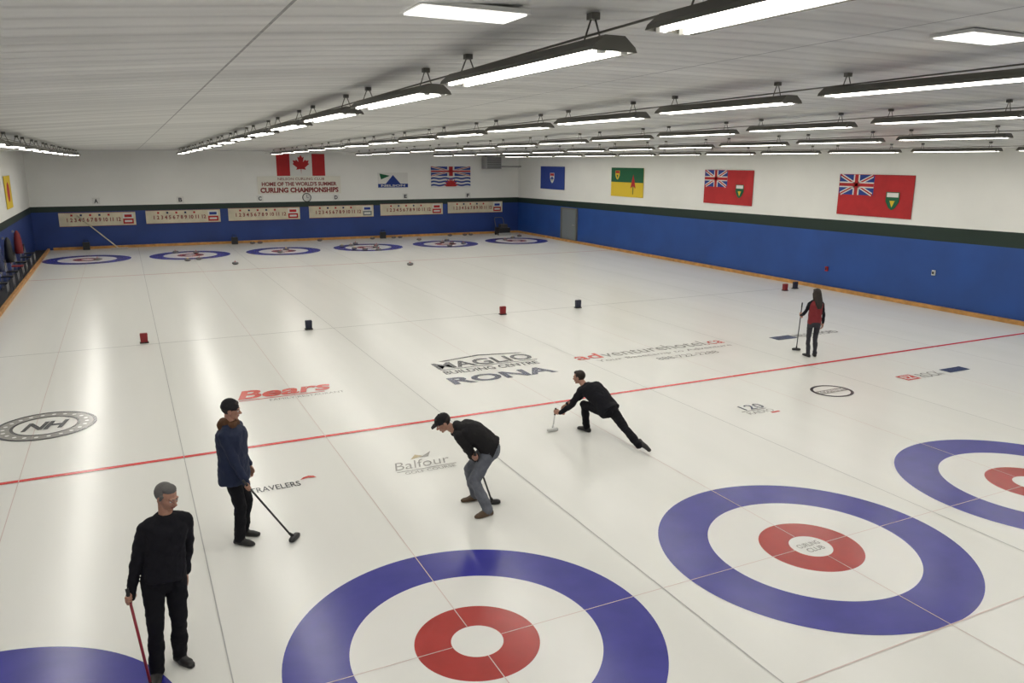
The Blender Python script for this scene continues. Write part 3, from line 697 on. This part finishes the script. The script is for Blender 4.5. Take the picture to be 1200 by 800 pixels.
# --- woman: red vest, long hair, seen from behind
loc=(11.83,6.98); fw=(.45,.89); P,r,f=frame(loc,fw)
G=V(11.98,7.60,0); hp=P(-.22,.32,.98); hdir=nrm(hp-G)
w,y,z=grip_wrist(hp,hdir,V(f[0]*.9,f[1]*.9,-.1),-1); hL=dict(w=w,y=y,z=z,side=-1,grip=True,pole=-f*.5-r*.4-Z*.6)
hR=dict(w=P(.23,.06,.80),y=nrm(-Z*.97+f*.2),z=nrm(-r),side=1,grip=False); hR['side']=1 if (np.cross(hR['y'],hR['z'])@f)>0 else -1
standing('woman_in_red_vest',loc,fw,1.64,vest,legg,shoeb,skinA,hair_dk,'long',None,nrm(V(.2,.95,-.15)),hR,hL,1.08,-.14,female=True,stance=.10,sleeve=swb)
broom(G,hp+hdir*.30,hm_blk,m_dark)

# --- man 3: bent over with broom
def bent():
    F=Fig(); f=nrm(V(-.93,.36,0)); r=np.cross(f,Z)
    pel=V(1.36,2.68,.87); nb=V(.92,2.86,1.115)
    torso(F,pel,nb,r,r,hood,1.24,-.12,bend=.07); a=nrm(nb-pel); fr=np.cross(a,r)
    F.ell('body',pel+V(.01,0,-.04),np.stack([r*.165,f*.13,Z*.14],1),jeans)
    F.ell('body',nb-a*.04-fr*.07,np.stack([r*.12,a*.09,fr*.06],1),hood)
    G=V(1.44,2.76,0); hp=V(1.22,2.64,.55); hd=nrm(hp-G); hp2=hp+hd*.26
    w,y,z=grip_wrist(hp,hd,V(.2,0,-1),-1); w2,y2,z2=grip_wrist(hp2,hd,V(.3,-.5,-.7),1)
    for sx,ww,yy,zz,sd in((-1,w,y,z,-1),(1,w2,y2,z2,1)):
        s=pel+(nb-pel)*.86+r*sx*.175-fr*.0
        e=ik(s,ww,.30,.27,f*.5+r*sx*.4-Z*.2 if sx<0 else r*.8-Z*.4); arm(F,s,e,ww,hood,1.2,nb-a*.06+r*sx*.05); hand(F,ww,yy,zz,sd,skinA,True)
    for sx,an,fd in((-1,V(1.23,2.46,.085),V(-.9,-.05,0)),(1,V(1.27,2.97,.085),V(-.95,.1,0))):
        h=pel+r*sx*.095-Z*.03; kn=ik(h,an,.44,.43,f); leg(F,h,kn,an,fd,jeans,shoebr,1.15)
    hf=nrm(f*.85-Z*.50+V(0,-.20,0)); head(F,nb+a*.11+f*.04+Z*.045,hf,Z,skinA,hair_dk,'short',nb-a*.02,hat='cap')
    F.build('man_bending_with_broom',VOX,SMO)
    broom(G,hp2+hd*.10,hm_blk,m_dark,side=V(.9,-.3,0))
bent()
# --- man 4: delivery slide
def slide():
    F=Fig(); f=nrm(V(-.30,1,0)); r=np.cross(f,Z)
    pel=V(4.30,4.34,.50); nb=V(4.13,4.83,.80)
    torso(F,pel,nb,r,r,swb,1.22,-.12,bend=.06); a=nrm(nb-pel)
    F.ell('body',pel+V(0,0,-.02),np.stack([r*.165,f*.15,Z*.13],1),pantb)
    h=pel-r*.095-Z*.02; an=V(4.13,4.72,.085); kn=ik(h,an,.42,.42,f*1.+Z*.2-r*.1); leg(F,h,kn,an,f,pantb,shoeb,1.08)
    h=pel+r*.095-Z*.03; an=V(4.36,3.50,.13); kn=ik(h,an,.44,.44,V(.15,0,-1)); leg(F,h,kn,an,nrm(V(.20,-.75,-.42)),pantb,shoeb,1.10,sole=V(.5,.3,.6))
    hp=V(3.66,5.00,.34); G=V(3.60,4.98,0.); hd=nrm(hp-G)
    w,y,z=grip_wrist(hp,hd,V(-.8,.4,-.5),-1)
    s=pel+(nb-pel)*.87-r*.175; e=ik(s,w,.30,.27,-Z*.4-r*.2); arm(F,s,e,w,swb,1.08,nb-a*.05-r*.05); hand(F,w,y,z,-1,skinA,True)
    s=pel+(nb-pel)*.87+r*.175; w=V(3.98,5.13,.40); e=ik(s,w,.30,.27,r*.6-Z*.5); arm(F,s,e,w,swb,1.08,nb-a*.05+r*.05)
    hand(F,w,nrm(V(-.4,.7,-.55)),nrm(V(-.2,-.3,-.9)),1,skinA,False)
    head(F,nb+a*.10+f*.04+Z*.07,nrm(V(-.55,.8,-.15)),Z,skinA,hair_dk,'short',nb-a*.02)
    F.build('man_in_delivery_slide',VOX,SMO)
    broom(G,hp+hd*.06,hm_wht,hm_wht,side=V(1,0,0),name='delivery_stabilizer')
slide()

# ------------------------------------------------------------------ camera
p=[-2.68687,-6.18389,4.55281,-0.45759,1.34314,0.00537,913.53065]
cam=bpy.data.cameras.new('camera'); co=bpy.data.objects.new('camera',cam); COL.objects.link(co)
cam.sensor_width=36; cam.lens=36*p[6]/1200; cam.clip_start=.05; cam.clip_end=200
if ZOOM:
    cam.lens*=ZOOM[2]; cam.shift_x=(ZOOM[0]-600)/1200*ZOOM[2]; cam.shift_y=(400-ZOOM[1])/1200*ZOOM[2]
R=Matrix.Rotation(p[3],4,'Z')@Matrix.Rotation(p[4],4,'X')@Matrix.Rotation(p[5],4,'Z')
co.matrix_world=Matrix.Translation(p[:3])@R
sc.camera=co
w=bpy.data.worlds.new('world'); sc.world=w; w.use_nodes=True; w.node_tree.nodes['Background'].inputs[0].default_value=(.9,.92,1,1); w.node_tree.nodes['Background'].inputs[1].default_value=.3
